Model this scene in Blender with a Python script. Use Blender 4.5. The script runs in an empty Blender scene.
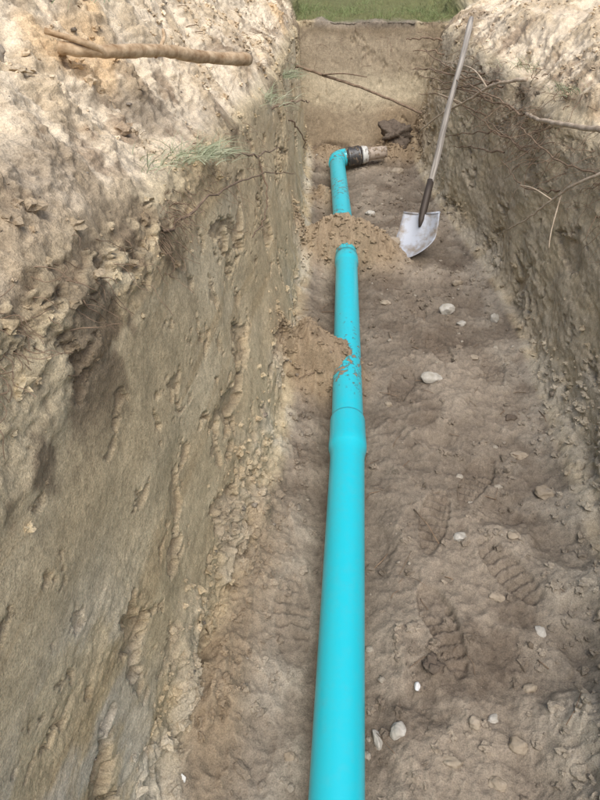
import bpy, bmesh, math, random
import numpy as np
from mathutils import Vector, Matrix
random.seed(7); rng=np.random.default_rng(11)
scn=bpy.context.scene
# ------------------------------------------------------------ noise
_perm=rng.permutation(256).astype(np.int32); _perm=np.concatenate([_perm,_perm,_perm])
_g=rng.normal(size=(256,3)).astype(np.float32); _g/=np.linalg.norm(_g,axis=1)[:,None]
def perlin(x,y,z):
    x=np.asarray(x,np.float32);y=np.asarray(y,np.float32);z=np.asarray(z,np.float32)
    xi=np.floor(x);yi=np.floor(y);zi=np.floor(z)
    fx=x-xi;fy=y-yi;fz=z-zi
    xi=xi.astype(np.int32)&255;yi=yi.astype(np.int32)&255;zi=zi.astype(np.int32)&255
    u=fx*fx*fx*(fx*(fx*6-15)+10);v=fy*fy*fy*(fy*(fy*6-15)+10);w=fz*fz*fz*(fz*(fz*6-15)+10)
    def c(dx,dy,dz):
        h=_perm[_perm[_perm[xi+dx]+yi+dy]+zi+dz]
        g=_g[h]
        return g[...,0]*(fx-dx)+g[...,1]*(fy-dy)+g[...,2]*(fz-dz)
    def l(a,b,t): return a+(b-a)*t
    return l(l(l(c(0,0,0),c(1,0,0),u),l(c(0,1,0),c(1,1,0),u),v),
             l(l(c(0,0,1),c(1,0,1),u),l(c(0,1,1),c(1,1,1),u),v),w)*1.4
def fbm(x,y,z,s,o=4,r=.5):
    t=0;a=1;x=x*s;y=y*s;z=z*s
    for i in range(o):
        t=t+a*perlin(x+i*17.3,y+i*5.1,z+i*9.7);a*=r;x=x*2.03;y=y*2.03;z=z*2.03
    return t
def sst(a,b,x):
    t=np.clip((x-a)/(b-a),0,1);return t*t*(3-2*t)
# ------------------------------------------------------------ terrain sheet
y1=np.arange(-5,-1.65,.25);y1b=np.linspace(-1.6,-1.5,16);y1c=np.arange(-1.45,-.1,.03)
ys=[-.1]
while ys[-1]<5.27: ys.append(ys[-1]+.0034+.0020*max(ys[-1],0))
YE=5.30
y3=np.linspace(YE,YE+.16,90)
y4=[YE+.19]
while y4[-1]<14: y4.append(y4[-1]+.03+.04*(y4[-1]-YE))
Yr=np.concatenate([y1,y1b,y1c,ys,y3,y4]);NY=len(Yr)
ip=lambda xs,vs: np.interp(Yr,xs,vs)
xlb=ip([-.5,.5,1,1.5,2.4,3.5,4.5,5.3],[-.31,-.315,-.27,-.20,-.175,-.20,-.25,-.29])
xlt=ip([0,.5,2,3.5,5.3],[-.40,-.38,-.34,-.33,-.35])
zlt=ip([0,.5,1.2,2,3,4,5.3],[1.08,1.07,1.0,.93,.88,.86,.88])
xrb=ip([0,.55,.8,1.1,1.7,2.4,3.1,4.1,5.3],[.60,.62,.70,.79,.82,.86,.82,.68,.57])
xrt=ip([0,1.0,2.3,3,4.1,5.3],[.90,.92,.93,.90,.80,.72])
zrt=ip([0,2.3,4,5.3],[.84,.82,.84,.86])
far=sst(5.5,7.6,Yr)
o=np.ones(NY)
Z0=.92
def mix(a,b): return a*(1-far)+b*far
ctrl=[(-7*o,Z0*o),(-2.9*o,.98*o),(-1.6*o,mix(1.40,Z0)),(-.78*o,mix(1.36,Z0)),(-.58*o,mix(zlt+.235,Z0)),(xlt-.01,zlt),
 ((xlt+xlb)/2-.02,.52*o),(xlb,.06*o),(xlb+.08,.0*o),(xrb-.08,.0*o),(xrb,.05*o),((xrb+xrt)/2+.0,.5*o),(xrt,zrt),
 (xrt+.20,mix(zrt+.16,Z0)),(1.5*o,mix(1.24,Z0)),(2.9*o,.98*o),(7*o,Z0*o)]
cnt=[14,45,80,60,100,140,140,22,280,18,95,95,50,70,40,14]
cols=[];seg=[]
for k,n in enumerate(cnt):
    e=n+1 if k==len(cnt)-1 else n
    for q in range(e):
        t=q/n
        cols.append((ctrl[k][0]*(1-t)+ctrl[k+1][0]*t, ctrl[k][1]*(1-t)+ctrl[k+1][1]*t));seg.append(k+t)
seg=np.array(seg,np.float32);NX=len(cols)
PX=np.stack([c[0] for c in cols],1).astype(np.float64);PZ=np.stack([c[1] for c in cols],1).astype(np.float64)
for _ in range(40):
    PX[:,1:-1]=.25*PX[:,:-2]+.5*PX[:,1:-1]+.25*PX[:,2:]
    PZ[:,1:-1]=.25*PZ[:,:-2]+.5*PZ[:,1:-1]+.25*PZ[:,2:]
PY=np.repeat(Yr[:,None],NX,1).astype(np.float64)
lift=np.maximum(np.interp(Yr,[YE-.02,YE+.15],[-.3,.9]),np.interp(-Yr,[1.5,1.6],[-.3,.9]))
PZ=np.maximum(PZ,np.minimum(lift,.9)[:,None])
x=PX.astype(np.float32);y=PY.astype(np.float32);z=PZ.astype(np.float32)
S=np.repeat(seg[None],NY,0)
Lw=sst(4.7,5.1,S)*(1-sst(7.1,7.9,S)); Rw=sst(9.2,9.9,S)*(1-sst(12.0,12.4,S))
Fl=sst(7.2,8.0,S)*(1-sst(9,9.7,S)); Bk=1-sst(4.5,5.0,S)+sst(12.1,12.5,S)
endw=(sst(0,.06,lift)*(1-sst(.84,.9,lift)))[:,None]*np.ones_like(S)*(1-Bk)
Lw*=1-endw;Rw*=1-endw;Fl*=1-endw
dPu=np.stack([np.gradient(PX,axis=1),np.gradient(PY,axis=1),np.gradient(PZ,axis=1)],-1)
dPv=np.stack([np.gradient(PX,axis=0),np.gradient(PY,axis=0),np.gradient(PZ,axis=0)],-1)
N=np.cross(dPu,dPv);ln=np.linalg.norm(N,axis=-1,keepdims=True)
N=np.where(ln>1e-9,N/np.maximum(ln,1e-9),np.array([0,0,1.0]))
n1=fbm(x,y,z,1.7,3);n2=fbm(x+31,y,z,6,4);n3=fbm(x,y+7,z,22,4,.65);n4=fbm(x,y,z+3,70,2,.7)
yw=y*.5
w2=fbm(x+3,yw,z,6,5,.55);w3=fbm(x,yw+7,z,21,4,.62)
a=y*.86+z*.5;b=-y*.42+z*.9
scr=perlin(a*.9,b*13,x*2)*sst(-.05,.4,perlin(a*.8+9,b*1.5,x))
a2=y*.7-z*.7;b2=y*.6+z*.75
scr2=perlin(a2*1.2,b2*17,x*2)*sst(.1,.4,perlin(a2*.8+29,b2*1.5,x))
pn=fbm(x+5,y*.7,z,4.0,6,.62)
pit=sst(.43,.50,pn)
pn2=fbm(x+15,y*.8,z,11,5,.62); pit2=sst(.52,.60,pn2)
rough=sst(.15,.55,perlin(yw*2.6+4,z*2.4,x))
up=sst(.80,1.0,z)
W=Lw+Rw+endw*.5
D=W*(n1*.026+w2*.0022*(.4+2*rough)+scr*.0045+scr2*.003-pit*(.018+.016*w3)-pit2*.008+w3*.0022*(.12+1.7*rough+3.0*pit+up*2)+n4*(.0004+.0014*rough))
D+=(Lw+Rw)*up*(w2*.022+n3*.008)
D+=Rw*(w2*.010+w3*.004)
foot=(Lw+Rw)*(1-sst(.03,.22,z))
D+=foot*(n2*.014+n3*.008)
slump=Lw*(1-sst(.05,.30,z))*(1-sst(1.3,1.8,y))
D+=slump*(np.maximum(n2+.1,0)*.05+n3*.010)
steep=sst(4.0,4.4,S)*(1-sst(12.9,13.2,S))*Bk
bill=np.abs(perlin(x*23,y*23,z*23))+.6*np.abs(perlin(x*49,y*49,z*49))
D+=Bk*(n1*.08*sst(.02,.5,Bk)+n2*.026+n3*.012+(.4-bill)*.012*sst(-.2,.3,n2)+n4*.0032)
# floor
pipex=np.interp(y,[0,.5,1.56,3.03,4.82],[.035,.040,.059,.049,-.033])
pd=np.abs(x-pipex)
near=1-sst(.05,.16,pd)
calm=1-.7*near
fh=(n1*.026+n2*.020)*calm+(n3*.0075+n4*.0028)*(1-.4*near)
fh+=-.018*near
def bump(cx,cy,rx,ry,h,rot=0,p=1.0):
    dx=x-cx;dy=y-cy;c=math.cos(rot);s=math.sin(rot)
    u=(dx*c+dy*s)/rx;v=(-dx*s+dy*c)/ry
    return h*np.exp(-(u*u+v*v)**p)
lump=1+.22*n2
fh+=bump(.40,1.70,.06,.05,-.03,0,2)+bump(.56,1.38,.1,.06,-.02,0,2)+bump(.15,1.2,.05,.09,-.02,0,2)
fh+=bump(.24,.76,.05,.05,-.02,0,2)
fh+=bump(.45,1.85,.2,.12,.018)*lump
def boot(cx,cy,rot,dp=.010,L=.14,Wd=.05):
    dx=x-cx;dy=y-cy;c=math.cos(rot);s=math.sin(rot)
    u=(dx*c+dy*s);v=(-dx*s+dy*c)
    r=(u/Wd)**2*(1+.25*(v<0))+(v/L)**2+n2*.25
    m=(1-sst(.75,1.05,r))
    tr=np.where(np.sin(v*2*np.pi/.032+1.6*np.abs(u)/Wd)>0,1,-1)*sst(-.5,.0,n2+.1+perlin(x*9,y*9,z))
    return m*(-dp+tr*.0055), m
bm_=0
for q in [(.31,.95,.25,.016),(.49,1.52,-.5,.015),(.33,1.33,-.25,.010),(.46,2.32,.2,.014),(.28,2.05,-.2,.010),(.66,2.15,-.1),(.38,2.75,.3),(.40,3.75,.1),(-.08,.95,.1,.006),(.52,1.14,.5,.010)]:
    hh,mm=boot(*q);fh+=hh;bm_=np.maximum(bm_,mm)
D+=Fl*fh
P=np.stack([PX,PY,PZ],-1)+N*D[...,None]
heap=(bump(-.05,2.07,.15,.15,.21,0,1.5)+bump(-.12,2.3,.06,.22,.05)
 +bump(.0,3.22,.21,.13,.225,.1,1.3)+bump(.22,3.19,.13,.14,.10)
 +bump(-.10,4.15,.08,.16,.09)+bump(.46,5.2,.17,.2,.2)+bump(-.1,5.1,.15,.2,.1)
 +bump(-.19,1.15,.09,.3,.05)+bump(-.23,.7,.06,.25,.07))*lump
heap+=sst(.02,.1,heap)*(n3*.011+n4*.003)
heap2=(bump(.70,.62,.17,.16,.17,.3,1.5)+bump(.78,.95,.14,.3,.08)+bump(.84,1.5,.10,.4,.06))*lump*(1+.2*n2)
heap2+=sst(.02,.1,heap2)*(n3*.012)
lowm=1-sst(.15,.45,z)
P[...,2]+=(heap+heap2)*lowm*(1-Bk)
heapm=np.clip((heap)/.06,0,1)*lowm*(1-Bk)
heapm2=np.clip((heap2)/.08,0,1)*lowm*(1-Bk)
# ------------------------------------------------------------ albedo
def C(*c): return np.array(c,np.float32)
def mx(a,b,t): return a*(1-t[...,None])+b*t[...,None]
one=np.ones(S.shape+(3,),np.float32)
wallc=mx(C(.54,.435,.275)*one,C(.63,.53,.36)*one,sst(-.3,.5,fbm(x,yw,z,2.3,4)))
wallc=mx(wallc,C(.46,.345,.20)*one,sst(.05,.6,fbm(x,y*.3,z*3,3.4,5,.6))*.6)
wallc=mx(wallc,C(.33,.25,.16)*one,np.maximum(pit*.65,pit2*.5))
wallc=mx(wallc,C(.42,.345,.24)*one,(1-sst(.10,.6,z+.15*n1))*.3)
wallc=mx(wallc,C(.60,.56,.48)*one,(1-sst(.45,.75,y))*(1-sst(.5,.75,z))*sst(-.15,.25,w2)*.6)
wallc=mx(wallc,C(.56,.51,.42)*one,(1-sst(.0,.35,z))*sst(-.1,.35,n2)*.6)
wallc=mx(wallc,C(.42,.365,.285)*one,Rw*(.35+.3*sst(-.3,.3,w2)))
wallc*=(1+.10*scr+.10*scr2)[...,None]
floorc=mx(C(.205,.168,.13)*one,C(.30,.25,.195)*one,sst(-.35,.45,n1+n2*.6))
floorc=mx(floorc,C(.13,.10,.075)*one,sst(.05,.5,fbm(x+3,y,z,3,5,.6))*.65)
floorc=mx(floorc,C(.40,.355,.29)*one,sst(.35,.9,x)*sst(-.1,.4,n2)*.6)
floorc=mx(floorc,C(.40,.355,.29)*one,(1-sst(1.1,1.5,y))*(1-sst(-.05,.0,x))*(.3+.4*sst(-.2,.3,n2)))
floorc=mx(floorc,C(.16,.125,.095)*one,bm_*.35)
bankc=mx(C(.74,.62,.46)*one,C(.60,.48,.33)*one,sst(-.1,.4,n2+.5*n1))
bankc=mx(bankc,C(.29,.205,.135)*one,sst(.15,.55,fbm(x,y+3,z,4,6,.68))*.75*(.35+.65*steep))
bankc=mx(bankc,C(.70,.48,.26)*one,sst(.35,.6,fbm(x+2,y+3,z,2.5,3))*.6)
endc=mx(C(.37,.30,.21)*one,C(.52,.44,.31)*one,sst(.25,.4,z+.05*n2)*(1-sst(.5,.62,z+.05*n2)))
endc=mx(endc,C(.25,.195,.13)*one,sst(.74,.86,z+.05*n2))
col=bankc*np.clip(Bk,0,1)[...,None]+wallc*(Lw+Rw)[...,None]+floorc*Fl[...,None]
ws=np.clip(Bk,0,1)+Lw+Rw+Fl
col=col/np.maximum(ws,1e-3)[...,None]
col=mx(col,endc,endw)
col=mx(col,C(.32,.24,.155)*one,heapm*.8)
col=mx(col,C(.46,.41,.33)*one,heapm2*.7)
org=np.clip((Lw+Rw+steep*.7)*sst(.05,.35,fbm(x,y+9,z,3.0,5,.6)+.3*n2)*sst(.74,.88,z+.05*n2)*(1-sst(1.15,1.22,z)),0,1)
col=mx(col,C(.15,.105,.07)*one,org*.7)
turf=sst(5.42,5.7,y)
col=mx(col,C(.16,.16,.07)*one,turf*(1-.8*sst(.95,1.05,z)))
col*=(1+.18*n3+.14*n4)[...,None]
col=np.clip(col,.01,.9)
idx=np.arange(NY*NX,dtype=np.int32).reshape(NY,NX)
quads=np.stack([idx[:-1,:-1],idx[:-1,1:],idx[1:,1:],idx[1:,:-1]],-1).reshape(-1,4)
def fastmesh(name,verts,faces,mat,smooth=True,color=None):
    me=bpy.data.meshes.new(name);nv=len(verts);nf=len(faces);k=faces.shape[1]
    me.vertices.add(nv);me.vertices.foreach_set('co',np.ascontiguousarray(verts,np.float32).ravel())
    me.loops.add(nf*k);me.loops.foreach_set('vertex_index',np.ascontiguousarray(faces,np.int32).ravel())
    me.polygons.add(nf);me.polygons.foreach_set('loop_start',np.arange(nf,dtype=np.int32)*k)
    try: me.polygons.foreach_set('loop_total',np.full(nf,k,np.int32))
    except Exception: pass
    me.polygons.foreach_set('use_smooth',np.full(nf,smooth,bool))
    me.update(calc_edges=True)
    if color is not None:
        at=me.color_attributes.new('soil','FLOAT_COLOR','POINT')
        at.data.foreach_set('color',np.concatenate([color.reshape(-1,3),np.ones((nv,1))],1).astype(np.float32).ravel())
    if mat: me.materials.append(mat)
    ob=bpy.data.objects.new(name,me);scn.collection.objects.link(ob);return ob
# ------------------------------------------------------------ materials
def newmat(name):
    m=bpy.data.materials.new(name);m.use_nodes=True
    nt=m.node_tree;return m,nt,nt.nodes['Principled BSDF']
def soilmat(name,attr=None,base=(.3,.24,.17),bumpd=.006,var=.30):
    m,nt,b=newmat(name);n=nt.nodes;L=nt.links
    b.inputs['Roughness'].default_value=.95
    b.inputs['Specular IOR Level'].default_value=.12
    tc=n.new('ShaderNodeNewGeometry')
    fine=n.new('ShaderNodeTexNoise');fine.inputs['Scale'].default_value=300;fine.inputs['Detail'].default_value=3;fine.inputs['Roughness'].default_value=.7
    mid=n.new('ShaderNodeTexNoise');mid.inputs['Scale'].default_value=65;mid.inputs['Detail'].default_value=6;mid.inputs['Roughness'].default_value=.72
    L.new(tc.outputs['Position'],fine.inputs['Vector']);L.new(tc.outputs['Position'],mid.inputs['Vector'])
    if attr:
        c=n.new('ShaderNodeAttribute');c.attribute_name=attr;co=c.outputs['Color']
    else:
        c=n.new('ShaderNodeRGB');c.outputs[0].default_value=(*base,1);co=c.outputs[0]
    mr=n.new('ShaderNodeMapRange');mr.inputs['From Min'].default_value=.3;mr.inputs['From Max'].default_value=.7
    mr.inputs['To Min'].default_value=1-var;mr.inputs['To Max'].default_value=1+var
    L.new(fine.outputs['Fac'],mr.inputs['Value'])
    mr2=n.new('ShaderNodeMapRange');mr2.inputs['From Min'].default_value=.3;mr2.inputs['From Max'].default_value=.7
    mr2.inputs['To Min'].default_value=.82;mr2.inputs['To Max'].default_value=1.18
    L.new(mid.outputs['Fac'],mr2.inputs['Value'])
    mu=n.new('ShaderNodeMath');mu.operation='MULTIPLY';L.new(mr.outputs[0],mu.inputs[0]);L.new(mr2.outputs[0],mu.inputs[1])
    vm=n.new('ShaderNodeVectorMath');vm.operation='SCALE';L.new(co,vm.inputs[0]);L.new(mu.outputs[0],vm.inputs['Scale'])
    L.new(vm.outputs[0],b.inputs['Base Color'])
    b1=n.new('ShaderNodeBump');b1.inputs['Distance'].default_value=bumpd;b1.inputs['Strength'].default_value=.9
    b2=n.new('ShaderNodeBump');b2.inputs['Distance'].default_value=bumpd*.3;b2.inputs['Strength'].default_value=.8
    L.new(mid.outputs['Fac'],b1.inputs['Height']);L.new(fine.outputs['Fac'],b2.inputs['Height'])
    L.new(b1.outputs[0],b2.inputs['Normal']);L.new(b2.outputs[0],b.inputs['Normal'])
    return m
m_soil=soilmat('sandy_soil','soil')
trench=fastmesh('dirt_trench',P.reshape(-1,3),quads,m_soil,True,col)
m_turf=soilmat('turf_soil',None,(.12,.14,.05),.02)
bm=bmesh.new()
def ringquad(x0,y0,x1,y1):
    vs=[bm.verts.new((px,py,.9)) for px,py in ((x0,y0),(x1,y0),(x1,y1),(x0,y1))];bm.faces.new(vs)
ringquad(-200,-200,-6.9,200);ringquad(6.9,-200,200,200);ringquad(-6.9,-200,6.9,-4.9);ringquad(-6.9,13.5,6.9,200)
me=bpy.data.meshes.new('ground');bm.to_mesh(me);bm.free();me.materials.append(m_turf)
g=bpy.data.objects.new('ground',me);scn.collection.objects.link(g)
# ------------------------------------------------------------ helpers
Pf=P.reshape(-1,3);Nf=N.reshape(-1,3);colf=col.reshape(-1,3)
up_mask=(np.abs(N[...,2])>.45).reshape(-1)&(P[...,1].reshape(-1)>-1.4)
upP=Pf[up_mask]
def zat(px,py):
    d=(upP[:,0]-px)**2+(upP[:,1]-py)**2
    return float(upP[np.argmin(d),2])
def link(o,parent=None):
    if o.name not in scn.collection.objects: scn.collection.objects.link(o)
    if parent: o.parent=parent
    return o
def empty(name):
    e=bpy.data.objects.new(name,None);scn.collection.objects.link(e);return e
def catmull(pts,n=8):
    pts=[Vector(q) for q in pts];out=[]
    for i in range(len(pts)-1):
        p0=pts[max(i-1,0)];p1=pts[i];p2=pts[i+1];p3=pts[min(i+2,len(pts)-1)]
        for k in range(n):
            t=k/n
            out.append(.5*((2*p1)+(p2-p0)*t+(2*p0-5*p1+4*p2-p3)*t*t+(3*p1-p0-3*p2+p3)*t**3))
    out.append(pts[-1]);return out
def tube(bm,pts,rad,sides=8,cap=True,jit=0,mi=0):
    rings=[];n=len(pts)
    prev=None
    for i in range(n):
        t=(pts[min(i+1,n-1)]-pts[max(i-1,0)]).normalized()
        if prev is None:
            ref=Vector((0,0,1)) if abs(t.z)<.9 else Vector((1,0,0))
            u=t.cross(ref).normalized()
        else:
            u=(prev-t*prev.dot(t)).normalized()
        prev=u;w=t.cross(u)
        r=rad[i] if hasattr(rad,'__len__') else rad
        rings.append([bm.verts.new(pts[i]+(u*math.cos(k*2*math.pi/sides)+w*math.sin(k*2*math.pi/sides))*r*(1+random.uniform(-jit,jit))) for k in range(sides)])
    for i in range(n-1):
        for k in range(sides):
            f=bm.faces.new((rings[i][k],rings[i][(k+1)%sides],rings[i+1][(k+1)%sides],rings[i+1][k]));f.smooth=True;f.material_index=mi
    if cap:
        f=bm.faces.new(rings[0][::-1]);f.material_index=mi
        f=bm.faces.new(rings[-1]);f.material_index=mi
    return rings
def bmobj(name,bm,mats,parent=None):
    bmesh.ops.recalc_face_normals(bm,faces=bm.faces)
    me=bpy.data.meshes.new(name);bm.to_mesh(me);bm.free()
    for m in (mats if isinstance(mats,(list,tuple)) else [mats]): me.materials.append(m)
    o=bpy.data.objects.new(name,me);return link(o,parent)
# ------------------------------------------------------------ sewer pipe
def plastic(name,base,rough=.28):
    m,nt,b=newmat(name);n=nt.nodes;L=nt.links
    geo=n.new('ShaderNodeNewGeometry')
    nz=n.new('ShaderNodeTexNoise');nz.inputs['Scale'].default_value=38;nz.inputs['Detail'].default_value=7;nz.inputs['Roughness'].default_value=.72
    L.new(geo.outputs['Position'],nz.inputs['Vector'])
    nb=n.new('ShaderNodeTexNoise');nb.inputs['Scale'].default_value=5;nb.inputs['Detail'].default_value=3
    L.new(geo.outputs['Position'],nb.inputs['Vector'])
    sp=n.new('ShaderNodeSeparateXYZ');L.new(geo.outputs['Position'],sp.inputs[0])
    rp=n.new('ShaderNodeMapRange');rp.inputs['From Min'].default_value=0;rp.inputs['From Max'].default_value=5
    L.new(sp.outputs['Y'],rp.inputs['Value'])
    cr=n.new('ShaderNodeValToRGB');L.new(rp.outputs[0],cr.inputs[0])
    e=cr.color_ramp.elements
    e[0].position=0;e[0].color=(.0,)*3+(1,)
    e[1].position=1;e[1].color=(.20,)*3+(1,)
    for ps,v in ((.33,.02),(.36,.13),(.40,.23),(.43,.15),(.47,.05),(.56,.03),(.60,.14),(.68,.26),(.75,.1),(.80,.20),(.86,.12)):
        q=e.new(ps);q.color=(v,v,v,1)
    ad=n.new('ShaderNodeMath');ad.operation='ADD';L.new(nz.outputs['Fac'],ad.inputs[0]);L.new(cr.outputs[0],ad.inputs[1])
    ad2=n.new('ShaderNodeMath');ad2.operation='MULTIPLY_ADD';L.new(nb.outputs['Fac'],ad2.inputs[0]);ad2.inputs[1].default_value=.25;L.new(ad.outputs[0],ad2.inputs[2])
    th=n.new('ShaderNodeMapRange');th.inputs['From Min'].default_value=.86;th.inputs['From Max'].default_value=.90
    L.new(ad2.outputs[0],th.inputs['Value'])
    dust=n.new('ShaderNodeMapRange');dust.inputs['From Min'].default_value=.6;dust.inputs['From Max'].default_value=1.1
    dust.inputs['To Max'].default_value=.15
    L.new(ad2.outputs[0],dust.inputs['Value'])
    mxn=n.new('ShaderNodeMath');mxn.operation='MAXIMUM';L.new(th.outputs[0],mxn.inputs[0]);L.new(dust.outputs[0],mxn.inputs[1])
    mc=n.new('ShaderNodeMix');mc.data_type='RGBA'
    L.new(mxn.outputs[0],mc.inputs[0]);mc.inputs[6].default_value=(*base,1);mc.inputs[7].default_value=(.28,.205,.13,1)
    L.new(mc.outputs[2],b.inputs['Base Color'])
    mr=n.new('ShaderNodeMapRange');mr.inputs['To Min'].default_value=rough;mr.inputs['To Max'].default_value=.9
    L.new(mxn.outputs[0],mr.inputs['Value']);L.new(mr.outputs[0],b.inputs['Roughness'])
    bp=n.new('ShaderNodeBump');bp.inputs['Distance'].default_value=.003;L.new(th.outputs[0],bp.inputs['Height']);L.new(bp.outputs[0],b.inputs['Normal'])
    b.inputs['Specular IOR Level'].default_value=1.0
    return m
m_teal=plastic('teal_pvc',(.012,.55,.67),.30)
m_white=plastic('white_pvc',(.66,.66,.62),rough=.5)
m_black=plastic('black_rubber',(.015,.016,.02),rough=.5)
m_brown=plastic('dusty_pvc',(.42,.34,.27),rough=.7)
m_steel,nt,b=newmat('steel_band');b.inputs['Metallic'].default_value=1;b.inputs['Roughness'].default_value=.5;b.inputs['Base Color'].default_value=(.18,.18,.18,1)
pipe=empty('sewer_pipe')
R=.056
def pz(yv): return .078+.004*math.sin(yv*2)
def px_(yv): return float(np.interp(yv,[-1.4,.5,1.56,3.03,4.82],[.02,.040,.059,.049,-.033]))
def pipeseg(name,y0,y1,prof=None,n=40):
    yy=list(np.linspace(y0,y1,n))
    if prof: yy=sorted(set(yy+[q[0] for q in prof if y0<=q[0]<=y1]))
    rr=[float(np.interp(v,[q[0] for q in prof],[q[1] for q in prof])) if prof else R for v in yy]
    pts=[Vector((px_(v),v,pz(v))) for v in yy]
    bm=bmesh.new();tube(bm,pts,rr,56,cap=False)
    tube(bm,pts,[r-.0045 for r in rr],56,cap=False)
    bm.verts.ensure_lookup_table();nv=len(yy)*56
    for base in (0,(len(yy)-1)*56):
        for k in range(56):
            bm.faces.new((bm.verts[base+k],bm.verts[base+(k+1)%56],bm.verts[nv+base+(k+1)%56],bm.verts[nv+base+k]))
    return bmobj(name,bm,m_teal,pipe)
pipeseg('pipe_section_1',-1.45,1.70,[(-2,R),(1.50,R),(1.53,.0595),(1.545,.0630),(1.57,.0635),(1.595,.0620),(1.62,.0612),(1.69,.0612),(1.70,.0600)])
pipeseg('pipe_section_2',1.66,3.06,[(1,R-.0005),(2.96,R-.0005),(2.98,.0605),(3.06,.0605)])
pipeseg('pipe_section_3',3.0,4.74,None)
bm=bmesh.new();cx0=px_(4.74);z0=pz(4.74)
arc=[Vector((cx0,4.70,z0)),Vector((cx0,4.76,z0))]
for k in range(1,13):
    t=k/12*math.radians(82);arc.append(Vector((cx0+.075*(1-math.cos(t)),4.76+.075*math.sin(t),z0+.01*k/12)))
dr=(arc[-1]-arc[-2]).normalized()
arc.append(arc[-1]+dr*.02)
tube(bm,arc,[.061]*2+[.0615]*12+[.064],40)
bmobj('elbow',bm,m_teal,pipe)
e0=arc[-1]
def along(name,a,b,rad,mat,n=6,sides=36):
    bm=bmesh.new();pts=[e0+dr*(a+(b-a)*k/(n-1)) for k in range(n)];tube(bm,pts,rad,sides)
    return bmobj(name,bm,mat,pipe)
along('rubber_coupling',-.02,.100,[.062,.070,.068,.068,.070,.062],m_black)
along('clamp_band_1',.000,.006,[.0712]*6,m_steel);along('clamp_band_2',.076,.082,[.0712]*6,m_steel)
along('white_adapter',.096,.145,[.058,.066,.066,.060,.060,.056],m_white)
along('branch_stub',.14,.29,[.050,.046,.046,.044,.045,.040],m_brown)
# ------------------------------------------------------------ shovel
shovel=empty('shovel')
m_blade,nt,b=newmat('worn_steel_blade');n=nt.nodes;L=nt.links
b.inputs['Metallic'].default_value=.15;b.inputs['Roughness'].default_value=.6
nz=n.new('ShaderNodeTexNoise');nz.inputs['Scale'].default_value=12;nz.inputs['Detail'].default_value=9;nz.inputs['Roughness'].default_value=.65
tc=n.new('ShaderNodeTexCoord');L.new(tc.outputs['Object'],nz.inputs['Vector'])
cr=n.new('ShaderNodeValToRGB');L.new(nz.outputs['Fac'],cr.inputs[0])
cr.color_ramp.elements[0].position=.38;cr.color_ramp.elements[0].color=(.28,.24,.20,1)
cr.color_ramp.elements[1].position=.56;cr.color_ramp.elements[1].color=(.46,.49,.55,1)
L.new(cr.outputs[0],b.inputs['Base Color'])
m_wood,nt,b=newmat('grey_ash_handle');n=nt.nodes;L=nt.links
nz=n.new('ShaderNodeTexNoise');nz.inputs['Scale'].default_value=6;nz.inputs['Detail'].default_value=6
tc=n.new('ShaderNodeTexCoord');mp=n.new('ShaderNodeMapping');mp.inputs['Scale'].default_value=(18,18,1)
L.new(tc.outputs['Object'],mp.inputs[0]);L.new(mp.outputs[0],nz.inputs['Vector'])
cr=n.new('ShaderNodeValToRGB');L.new(nz.outputs['Fac'],cr.inputs[0])
cr.color_ramp.elements[0].position=.35;cr.color_ramp.elements[0].color=(.17,.15,.13,1);cr.color_ramp.elements[1].position=.65;cr.color_ramp.elements[1].color=(.42,.38,.33,1)
L.new(cr.outputs[0],b.inputs['Base Color']);b.inputs['Roughness'].default_value=.75
m_sock,nt,b=newmat('rusty_socket');b.inputs['Base Color'].default_value=(.07,.055,.045,1);b.inputs['Roughness'].default_value=.6;b.inputs['Metallic'].default_value=.4
bm=bmesh.new();NU,NV=18,22;BL,BW=.27,.118
vv=[]
for j in range(NV+1):
    t=j/NV;row=[]
    hw=BW*(.93+.07*math.sin(min(t/.5,1)*math.pi/2)) if t<.5 else BW*max(0,1-((t-.5)/.5)**1.7)**.8
    for i in range(NU+1):
        s=-1+2*i/NU;xx=s*hw
        yy=-.030*(s*s)*(hw/BW)+.012+.02*math.sin(t*math.pi)-.05*t*t
        ridge=.018*math.exp(-(s*4.5)**2)*max(0,1-t/.55)
        row.append(bm.verts.new((xx,yy-ridge,-t*BL)))
    vv.append(row)
for j in range(NV):
    for i in range(NU):
        f=bm.faces.new((vv[j][i],vv[j][i+1],vv[j+1][i+1],vv[j+1][i]));f.smooth=True
bmesh.ops.remove_doubles(bm,verts=bm.verts,dist=1e-5)
tube(bm,[Vector((-BW*.92,-.016,.004)),Vector((-.05,.0,.006)),Vector((-.022,.004,.006))],.006,8)
tube(bm,[Vector((BW*.92,-.016,.004)),Vector((.05,.0,.006)),Vector((.022,.004,.006))],.006,8)
blade=bmobj('blade',bm,m_blade,shovel)
sm=blade.modifiers.new('s','SOLIDIFY');sm.thickness=.0025
bm=bmesh.new();tube(bm,[Vector((0,.004,-.07)),Vector((0,.004,-.03)),Vector((0,.002,.03)),Vector((0,0,.12)),Vector((0,0,.20))],[.006,.016,.021,.020,.019],20)
bmobj('socket',bm,m_sock,shovel)
bm=bmesh.new();hp=[Vector((.004*math.sin(k*.5),0,.13+k*.052)) for k in range(21)]
tube(bm,hp,[.0165+.0015*math.sin(k*.35) for k in range(20)]+[.012],20)
bmobj('handle',bm,m_wood,shovel)
tipp=Vector((.405,3.21,.02));top=Vector((.715,4.17,1.10))
ax=(top-tipp).normalized()
tw=Vector((-.75,-1,.55));yb=-(tw-ax*tw.dot(ax)).normalized();xb=yb.cross(ax).normalized()
M=Matrix((xb,yb,ax)).transposed().to_4x4();M.translation=tipp+ax*.25
shovel.matrix_world=M
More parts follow.
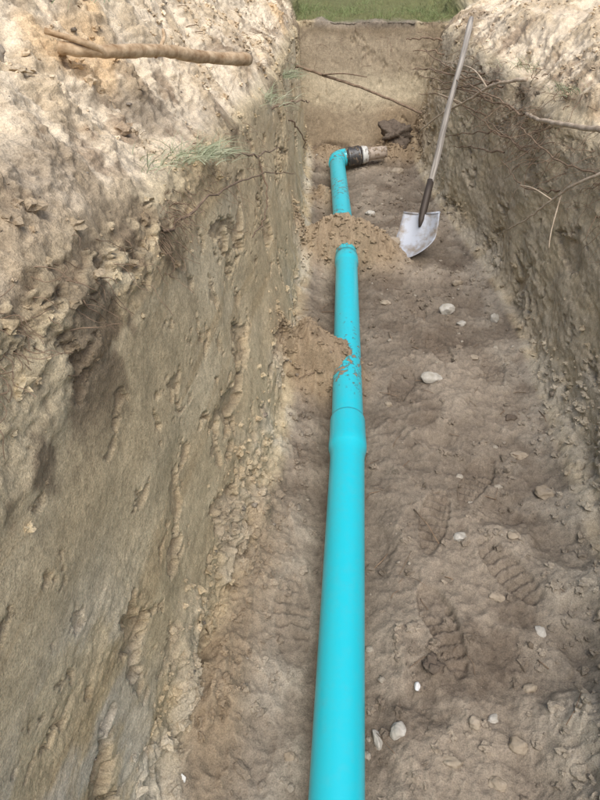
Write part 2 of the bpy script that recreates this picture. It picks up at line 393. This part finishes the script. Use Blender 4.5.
# ------------------------------------------------------------ branches, roots
def barkmat(name,c0,c1,sc=30,bd=.004):
    m,nt,b=newmat(name);n=nt.nodes;L=nt.links
    geo=n.new('ShaderNodeNewGeometry');nz=n.new('ShaderNodeTexNoise');nz.inputs['Scale'].default_value=sc;nz.inputs['Detail'].default_value=8;nz.inputs['Roughness'].default_value=.65
    L.new(geo.outputs['Position'],nz.inputs['Vector']);cr=n.new('ShaderNodeValToRGB');L.new(nz.outputs['Fac'],cr.inputs[0])
    cr.color_ramp.elements[0].position=.35;cr.color_ramp.elements[0].color=(*c0,1);cr.color_ramp.elements[1].position=.65;cr.color_ramp.elements[1].color=(*c1,1)
    L.new(cr.outputs[0],b.inputs['Base Color']);b.inputs['Roughness'].default_value=.85
    bp=n.new('ShaderNodeBump');bp.inputs['Distance'].default_value=bd;L.new(nz.outputs['Fac'],bp.inputs['Height']);L.new(bp.outputs[0],b.inputs['Normal'])
    return m
m_bark=barkmat('peeled_branch',(.27,.16,.075),(.66,.49,.31))
m_root=barkmat('root_bark',(.12,.08,.05),(.30,.21,.14))
m_rootl=barkmat('pale_root',(.34,.26,.18),(.60,.49,.37))
def stick(name,pts,r0,r1,mat,twigs=(),n=8,sides=10,jit=.06,wob=.006):
    bm=bmesh.new();c=catmull(pts,n)
    c=[q+Vector((random.uniform(-1,1),random.uniform(-1,1),random.uniform(-1,1)))*wob*.5 for q in c]
    k=len(c);tube(bm,c,[(r0+(r1-r0)*i/(k-1))*(1+.06*math.sin(i*.7)+.04*math.sin(i*2.3)) for i in range(k)],sides,jit=jit)
    for tp,a0,a1 in twigs:
        c2=catmull(tp,6);k=len(c2);tube(bm,c2,[a0+(a1-a0)*i/(k-1) for i in range(k)],6,jit=.1)
    return bmobj(name,bm,mat)
stick('tree_branch',[(-.60,1.44,1.255),(-.525,1.51,1.238),(-.45,1.72,1.212),(-.38,1.92,1.168),(-.295,2.13,1.135)],.012,.018,m_bark,
   [([(-.52,1.51,1.235),(-.55,1.46,1.262),(-.62,1.44,1.285)],.008,.006),([(-.46,1.68,1.205),(-.45,1.74,1.235),(-.46,1.78,1.25)],.006,.004)],jit=.04,wob=.003,sides=14)
stick('tree_branch',[(-.36,4.85,.70),(-.1,4.68,.655),(.18,4.52,.60),(.51,4.33,.51)],.010,.007,m_root,
   [([(-.15,4.7,.665),(.0,4.6,.69),(.15,4.55,.68)],.006,.003)])
stick('tree_branch',[(.86,3.20,.76),(.84,2.85,.81),(.87,2.5,.87),(.92,2.15,.93)],.008,.011,m_rootl)
stick('tree_branch',[(.92,2.18,.82),(.84,2.3,.72),(.82,2.40,.64),(.78,2.55,.5),(.76,2.75,.37)],.006,.003,m_rootl,
   [([(.83,2.38,.66),(.80,2.3,.55),(.79,2.25,.50)],.003,.0015),([(.82,2.42,.62),(.76,2.5,.64),(.73,2.6,.62)],.003,.0015)])
stick('tree_branch',[(.86,3.3,.89),(.76,3.5,.83),(.68,3.9,.66),(.60,4.1,.56),(.50,4.28,.42)],.009,.004,m_rootl,
   [([(.68,3.9,.66),(.62,3.92,.68),(.55,4.0,.69)],.004,.002),([(.74,3.6,.80),(.70,3.9,.84),(.6,4.4,.80)],.005,.002)])
bm=bmesh.new()
def rootlet(p,d,L,r,droop=.6):
    pts=[Vector(p)];v=Vector(d).normalized();n=6
    for i in range(n):
        v=(v+Vector((random.gauss(0,.35),random.gauss(0,.35),random.gauss(0,.3)-droop*.25))).normalized()
        pts.append(pts[-1]+v*L/n)
    c=catmull(pts,3);k=len(c);tube(bm,c,[max(r*(1-.75*i/k),.0006) for i in range(k)],5,cap=False)
for pts,r in (([(.90,3.3,.62),(.79,3.5,.60),(.72,3.9,.50),(.64,4.2,.40)],.005),([(.78,3.45,.86),(.70,3.9,.75),(.6,4.6,.6)],.006),
   ([(.80,3.25,.57),(.74,3.7,.47),(.70,4.1,.37)],.005),([(.86,3.0,.64),(.78,3.5,.62),(.72,4.02,.61)],.005),([(.82,3.1,.78),(.7,3.5,.80),(.62,3.9,.78)],.005),
   ([(.82,3.6,.80),(.68,3.9,.80),(.45,4.5,.74)],.006),([(.80,3.7,.72),(.66,4.1,.72),(.50,4.7,.66)],.005),([(.80,3.8,.62),(.62,4.3,.62),(.5,4.5,.60)],.005),
   ([(.90,2.8,.70),(.80,3.1,.66),(.74,3.5,.68)],.004),([(.90,2.6,.60),(.80,2.8,.55),(.77,3.1,.57)],.004),([(.92,2.3,.76),(.82,2.6,.74),(.76,2.9,.78)],.004),
   ([(.85,3.4,.74),(.72,3.7,.74),(.66,4.3,.68)],.005),([(.80,4.0,.80),(.66,4.4,.76),(.55,5.0,.78)],.006),([(.78,4.3,.70),(.62,4.7,.70),(.5,5.1,.64)],.005),
   ([(.73,5.24,.8),(.6,5.26,.82),(.45,5.29,.80)],.009),([(.75,5.0,.74),(.62,5.1,.76),(.5,5.2,.75)],.006),
   ([(-.36,1.2,.96),(-.32,1.6,.9),(-.29,2.3,.74),(-.22,2.9,.55)],.0035),([(-.36,2.46,.82),(-.29,2.42,.68),(-.27,2.2,.62),(-.27,1.9,.66)],.004),
   ([(-.36,1.9,.92),(-.29,2.1,.86),(-.25,2.6,.75)],.004),([(-.36,3.4,.7),(-.25,3.6,.6),(-.2,3.7,.45)],.006),([(-.35,3.0,.8),(-.24,3.3,.78),(-.18,3.6,.72)],.005)):
    c=catmull(pts,8);k=len(c);c=[q+Vector((random.gauss(0,.005),random.gauss(0,.005),random.gauss(0,.005))) for q in c]
    tube(bm,c,[r*(1-.55*i/k) for i in range(k)],6,cap=False)
def wallpt(side,yv,zv):
    j=int(np.argmin(np.abs(Yr-yv)))
    sl=np.where((seg>4.3)&(seg<7.3))[0] if side<0 else np.where((seg>9.8)&(seg<12.6))[0]
    k=sl[np.argmin(np.abs(P[j,sl,2]-zv))];return P[j,k]
for cyl,czl,n,s in ((.62,1.07,90,.05),(.9,1.02,30,.06),(1.25,.97,90,.06),(1.6,.93,35,.08),(2.2,.86,35,.2),(3,.8,35,.3),(4,.75,30,.4)):
    for _ in range(n):
        q=wallpt(-1,cyl+random.gauss(0,s*1.6),czl+random.gauss(0,s*.6))
        rootlet(q-np.array([.01,0,0]),(random.uniform(.5,1.2),random.gauss(0,.7),random.gauss(-.3,.5)),random.uniform(.02,.08)*(1+.35*cyl),random.choice([.0006,.0008,.001,.0014]))
for cyl,czl,n,s in ((1.6,.8,20,.2),(2.3,.8,65,.25),(3.0,.78,110,.25),(3.6,.74,110,.3),(4.4,.74,80,.4)):
    for _ in range(n):
        q=wallpt(1,cyl+random.gauss(0,s),czl+random.gauss(0,.10))
        rootlet(q+np.array([.01,0,0]),(-random.uniform(.5,1.2),random.gauss(0,.8),random.gauss(-.2,.5)),random.uniform(.06,.24),random.choice([.001,.0012,.0018,.0025]))
for _ in range(40):
    rootlet((random.uniform(-.3,.65),5.32,random.uniform(.6,.9)),(random.gauss(0,.6),-1,random.gauss(-.4,.4)),random.uniform(.06,.2),random.choice([.0012,.002]))
bmobj('tree_roots',bm,m_root)
# ------------------------------------------------------------ stones
m_st1=barkmat('pale_granite',(.34,.31,.26),(.54,.51,.46),24,.006);m_st2=barkmat('tan_stone',(.26,.21,.15),(.42,.35,.27),24,.006);m_st3=barkmat('dark_clod',(.09,.067,.05),(.18,.14,.105),40,.012)
m_st4=barkmat('white_quartz',(.50,.50,.48),(.68,.68,.68),24)
from mathutils import noise as mn
def stone(name,x0,y0,sx,sy,sz,mat,sink=.3,jag=.18,z=None):
    bm=bmesh.new();bmesh.ops.create_icosphere(bm,subdivisions=4,radius=1)
    off=Vector((random.random()*50,random.random()*50,random.random()*50))
    pl=[(Vector((random.gauss(0,1),random.gauss(0,1),random.gauss(0,1))).normalized(),random.uniform(.66,.9)) for _ in range(8)]
    for v in bm.verts:
        d=v.co.copy()
        for nn,h in pl:
            q=v.co.dot(nn)
            if q>h: v.co-=nn*(q-h)*.9
        v.co*=1+mn.noise(d*1.3+off)*jag*1.5+mn.noise(d*4+off)*jag*.5+mn.noise(d*9+off)*jag*.25
    for f in bm.faces: f.smooth=True
    for v in bm.verts: v.co=Vector((v.co.x*sx,v.co.y*sy,v.co.z*sz))
    zz=zat(x0,y0) if z is None else z
    o=bmobj(name,bm,mat);o.location=(x0,y0,zz+sz*(1-2*sink)*.8);o.rotation_euler=(0,0,random.uniform(-.4,.4));return o
for s in [(.533,2.656,.036,.03,.03,m_st1,.15),(.591,2.564,.022,.02,.014,m_st1,.3),(.393,2.076,.045,.03,.024,m_st1,.25),(.741,2.583,.02,.022,.025,m_st1,.2),
 (.177,.676,.018,.022,.014,m_st1,.4),(.133,.663,.011,.022,.014,m_st1,.4),(.231,.787,.008,.011,.008,m_st4,.2),(.294,.616,.022,.013,.012,m_st2,.4),
 (.658,1.643,.03,.02,.015,m_st2,.4),(.553,1.26,.02,.016,.012,m_st2,.4),(.399,1.257,.022,.018,.01,m_st1,.5),
 (-.062,.614,.014,.010,.008,m_st2,.4),(.242,2.748,.03,.025,.012,m_st2,.4),(.663,1.836,.026,.022,.018,m_st3,.4),(.62,2.95,.03,.02,.02,m_st2,.3),
 (.47,1.05,.02,.015,.01,m_st2,.4),(.35,.70,.014,.018,.01,m_st2,.3),(.30,3.3,.05,.035,.03,m_st2,.4),
 (.69,1.45,.03,.03,.02,m_st2,.4),(.2,3.9,.03,.03,.02,m_st1,.4),(-.13,2.35,.022,.03,.02,m_st2,.4),(.42,4.75,.05,.05,.03,m_st2,.4),
 (.50,.80,.018,.014,.012,m_st2,.4),(.38,.58,.02,.016,.01,m_st2,.5),(.60,2.25,.016,.02,.012,m_st2,.3),
 (.44,.66,.022,.018,.014,m_st2,.35),(.40,.72,.012,.014,.010,m_st1,.35),(.56,.95,.016,.02,.012,m_st1,.4),(.22,1.9,.014,.012,.010,m_st2,.3)]:
    stone('stone',*s)
stone('stone',-.66,1.27,.035,.03,.025,m_st2,.35)
stone('dirt_clod',.42,5.14,.13,.09,.10,m_st3,.45,.7)
stone('dirt_clod',.27,.835,.024,.02,.014,m_st3,.35,.6)
# ------------------------------------------------------------ gravel + clods
bmi=bmesh.new();bmesh.ops.create_icosphere(bmi,subdivisions=2,radius=1)
tv=np.array([v.co[:] for v in bmi.verts],np.float32);tf=np.array([[v.index for v in f.verts] for f in bmi.faces],np.int32);bmi.free()
def scatter(name,prob,n,smin,smax,mat,flat=.7,jag=.25,colfun=None,power=3.0,smooth=True,sink=.35):
    p=prob.reshape(-1).astype(np.float64);p/=p.sum()
    ids=rng.choice(len(p),n,p=p)
    s=smin+(smax-smin)*rng.random(n)**power
    ax=np.stack([s*rng.uniform(.7,1.3,n),s*rng.uniform(.7,1.3,n),s*flat*rng.uniform(.6,1.2,n)],1)
    V=np.repeat(tv[None],n,0)
    off=rng.random((n,1,3))*100
    q=V*1.4+off
    V=V*(1+jag*1.6*perlin(q[...,0],q[...,1],q[...,2])+jag*1.4*perlin(q[...,0]*2.3,q[...,1]*2.3,q[...,2]*2.3))[...,None]
    V=V*ax[:,None,:]
    th=rng.random(n)*6.28;c=np.cos(th)[:,None];sn=np.sin(th)[:,None]
    X=V[...,0]*c-V[...,1]*sn;Y=V[...,0]*sn+V[...,1]*c
    V=np.stack([X,Y,V[...,2]],-1)+Pf[ids][:,None,:]+(Nf[ids]*(ax[:,2:3]*sink))[:,None,:]
    F=(tf[None]+(np.arange(n)*len(tv))[:,None,None]).reshape(-1,3)
    cc=colf[ids]*rng.uniform(.85,1.15,(n,1)) if colfun is None else colfun(ids,n)
    cc=np.repeat(cc[:,None,:],len(tv),1)
    return fastmesh(name,V.reshape(-1,3),F,mat,smooth,cc)
area=np.maximum(np.linalg.norm(np.cross(dPu,dPv),axis=-1),0)
area*=(y>.0)&(y<5.3)
cl=sst(.05,.5,n2+.3*n1+perlin(x*2.3,y*2.3,z))
w_clod=area*(Fl*(.14+cl)+foot*.4+slump*.8+Bk*(np.abs(x)<1.6)*.9*(cl+.1)+(Lw+Rw)*pit*.05+(Lw+Rw)*up*.4+(heapm+heapm2)*2.0)*(1-.7*near*(heapm<.5))
scatter('dirt_clods',w_clod,23000,.0010,.014,m_soil,.75,.6,power=6,sink=.15,smooth=False)
w_gr=area*(Fl*(.3+cl*.6)+foot*.4+Bk*(np.abs(x)<1.6)*.2)
def gc(ids,n):
    t=rng.random((n,1));return (np.array([.20,.16,.12])*(1-t)+np.array([.45,.40,.33])*t)
scatter('gravel',w_gr,900,.0015,.012,m_soil,.65,.4,gc,3.6,sink=.15)
# ------------------------------------------------------------ twig litter
bm=bmesh.new()
for _ in range(170):
    if random.random()<.6: xx,yy=random.uniform(-.15,.75),random.uniform(.4,4.8)
    else: xx,yy=random.choice([-1,1])*random.uniform(.5,1.3)+.1,random.uniform(.6,5)
    if abs(xx-px_(yy))<.07: continue
    zz=zat(xx,yy)+.004;an=random.uniform(0,3.14);l=random.uniform(.01,.05)
    d=Vector((math.cos(an),math.sin(an),random.uniform(-.1,.15)))*l
    c=Vector((xx,yy,zz));tube(bm,[c-d,c+Vector((random.gauss(0,.004),random.gauss(0,.004),.003)),c+d],random.choice([.0007,.001,.0016]),5)
for a_,b_ in (((.27,1.36),(.33,1.22)),((.1,1.5),(.13,1.62)),((.0,2.0),(-.05,2.4))):
    A=Vector((*a_,zat(*a_)+.006));B=Vector((*b_,zat(*b_)+.012));tube(bm,[A,(A+B)/2+Vector((.004,0,.006)),B],.0022,6)
bmobj('twig_litter',bm,m_root)
# ------------------------------------------------------------ grass
m_gr=barkmat('green_grass',(.15,.19,.065),(.27,.32,.14),9);m_dry=barkmat('pale_grass',(.22,.27,.15),(.46,.46,.32),9)
def tuft(bm,c,n,L,spread,lean=(0,0,0)):
    for _ in range(n):
        b0=Vector(c)+Vector((random.gauss(0,spread),random.gauss(0,spread),0))
        d=Vector((random.gauss(0,.45)+lean[0],random.gauss(0,.45)+lean[1],1+lean[2])).normalized()
        l=L*random.uniform(.5,1.2);w=random.uniform(.0006,.0015)*(1+L*3)
        s=d.cross(Vector((random.gauss(0,1),random.gauss(0,1),.3))).normalized()*w
        pr=None;pos=b0.copy();vd=d.copy()
        for k in range(5):
            f=1-k/4.2
            v=(bm.verts.new(pos-s*f),bm.verts.new(pos+s*f))
            if pr: bm.faces.new((pr[0],pr[1],v[1],v[0]))
            pr=v;pos=pos+vd*l/4;vd=(vd+Vector((d.x*.25,d.y*.25,-.28))).normalized()
def grassobj(name,spots,mat):
    bm=bmesh.new()
    for s in spots: tuft(bm,*s)
    me=bpy.data.meshes.new(name);bm.to_mesh(me);bm.free();me.materials.append(mat)
    return link(bpy.data.objects.new(name,me))
sp=[]
for _ in range(1000):
    xx=random.uniform(-1.6,2.2);yy=5.50+abs(random.gauss(0,1.2))
    if perlin(xx*3,yy*3,1.5)<-.15: continue
    sp.append(((xx,yy,zat(xx,yy)-.005),16,random.uniform(.03,.12),.035))
grassobj('grass',sp,m_gr)
for c,n,L,s,le in (((-.37,1.70,zat(-.37,1.7)),170,.10,.03,(.5,.3,-.6)),((-.40,1.55,zat(-.40,1.55)),90,.09,.04,(.3,.3,-.5)),((-.42,1.35,zat(-.42,1.35)),50,.07,.04,(.3,.0,-.5)),
    ((-.66,1.95,zat(-.66,1.95)),160,.10,.08,(.2,0,-.2)),((-.34,3.8,.80),90,.16,.04,(.5,0,-.6)),((-.36,2.9,.86),90,.12,.06,(.5,0,-.6)),
    ((.96,2.9,zat(.96,2.9)),60,.10,.05,(-.5,0,-.4)),((.98,3.7,zat(.98,3.7)),70,.12,.06,(-.4,0,-.4)),((1.02,2.3,zat(1.02,2.3)),30,.09,.04,(-.3,0,-.3))):
    grassobj('grass_tuft',[(c,n,L,s,le)],m_dry)
bm=bmesh.new()
pts=[(-.007,-.016,.0),(.006,-.014,.004),(.007,.010,.010),(-.003,.016,.012),(-.008,.004,.006)]
bm.faces.new([bm.verts.new(q) for q in pts])
sh=bmobj('plastic_scrap',bm,m_white);sh.location=(-.28,.53,zat(-.23,.53)+.012);sh.modifiers.new('s','SOLIDIFY').thickness=.002
# ------------------------------------------------------------ light
w=bpy.data.worlds.new('World');scn.world=w;w.use_nodes=True;nt=w.node_tree
sky=nt.nodes.new('ShaderNodeTexSky');sky.sky_type='NISHITA';sky.sun_disc=False
EL,AZ=math.radians(60),math.radians(168)
sky.sun_elevation=EL;sky.sun_rotation=AZ;sky.dust_density=3
bg=nt.nodes['Background'];bg.inputs['Strength'].default_value=.15
nt.links.new(sky.outputs[0],bg.inputs[0])
sd=bpy.data.lights.new('sun','SUN');sd.energy=3.1;sd.angle=math.radians(48);sd.color=(1,.97,.91)
so=bpy.data.objects.new('sun',sd);scn.collection.objects.link(so)
dirv=Vector((math.sin(AZ)*math.cos(EL),math.cos(AZ)*math.cos(EL),math.sin(EL)))
so.rotation_euler=dirv.to_track_quat('Z','Y').to_euler()
# ------------------------------------------------------------ camera
cd=bpy.data.cameras.new('camera');cam=bpy.data.objects.new('camera',cd);scn.collection.objects.link(cam)
cd.sensor_fit='VERTICAL';cd.sensor_height=36;cd.lens=27.9;cd.clip_end=1000;cd.clip_start=.02
cam.location=(0,0,1.45);cam.rotation_euler=(math.radians(90)-math.atan(470/620),0,math.atan(50/778))
scn.camera=cam
scn.view_settings.view_transform='Standard';scn.view_settings.look='None';scn.view_settings.exposure=0
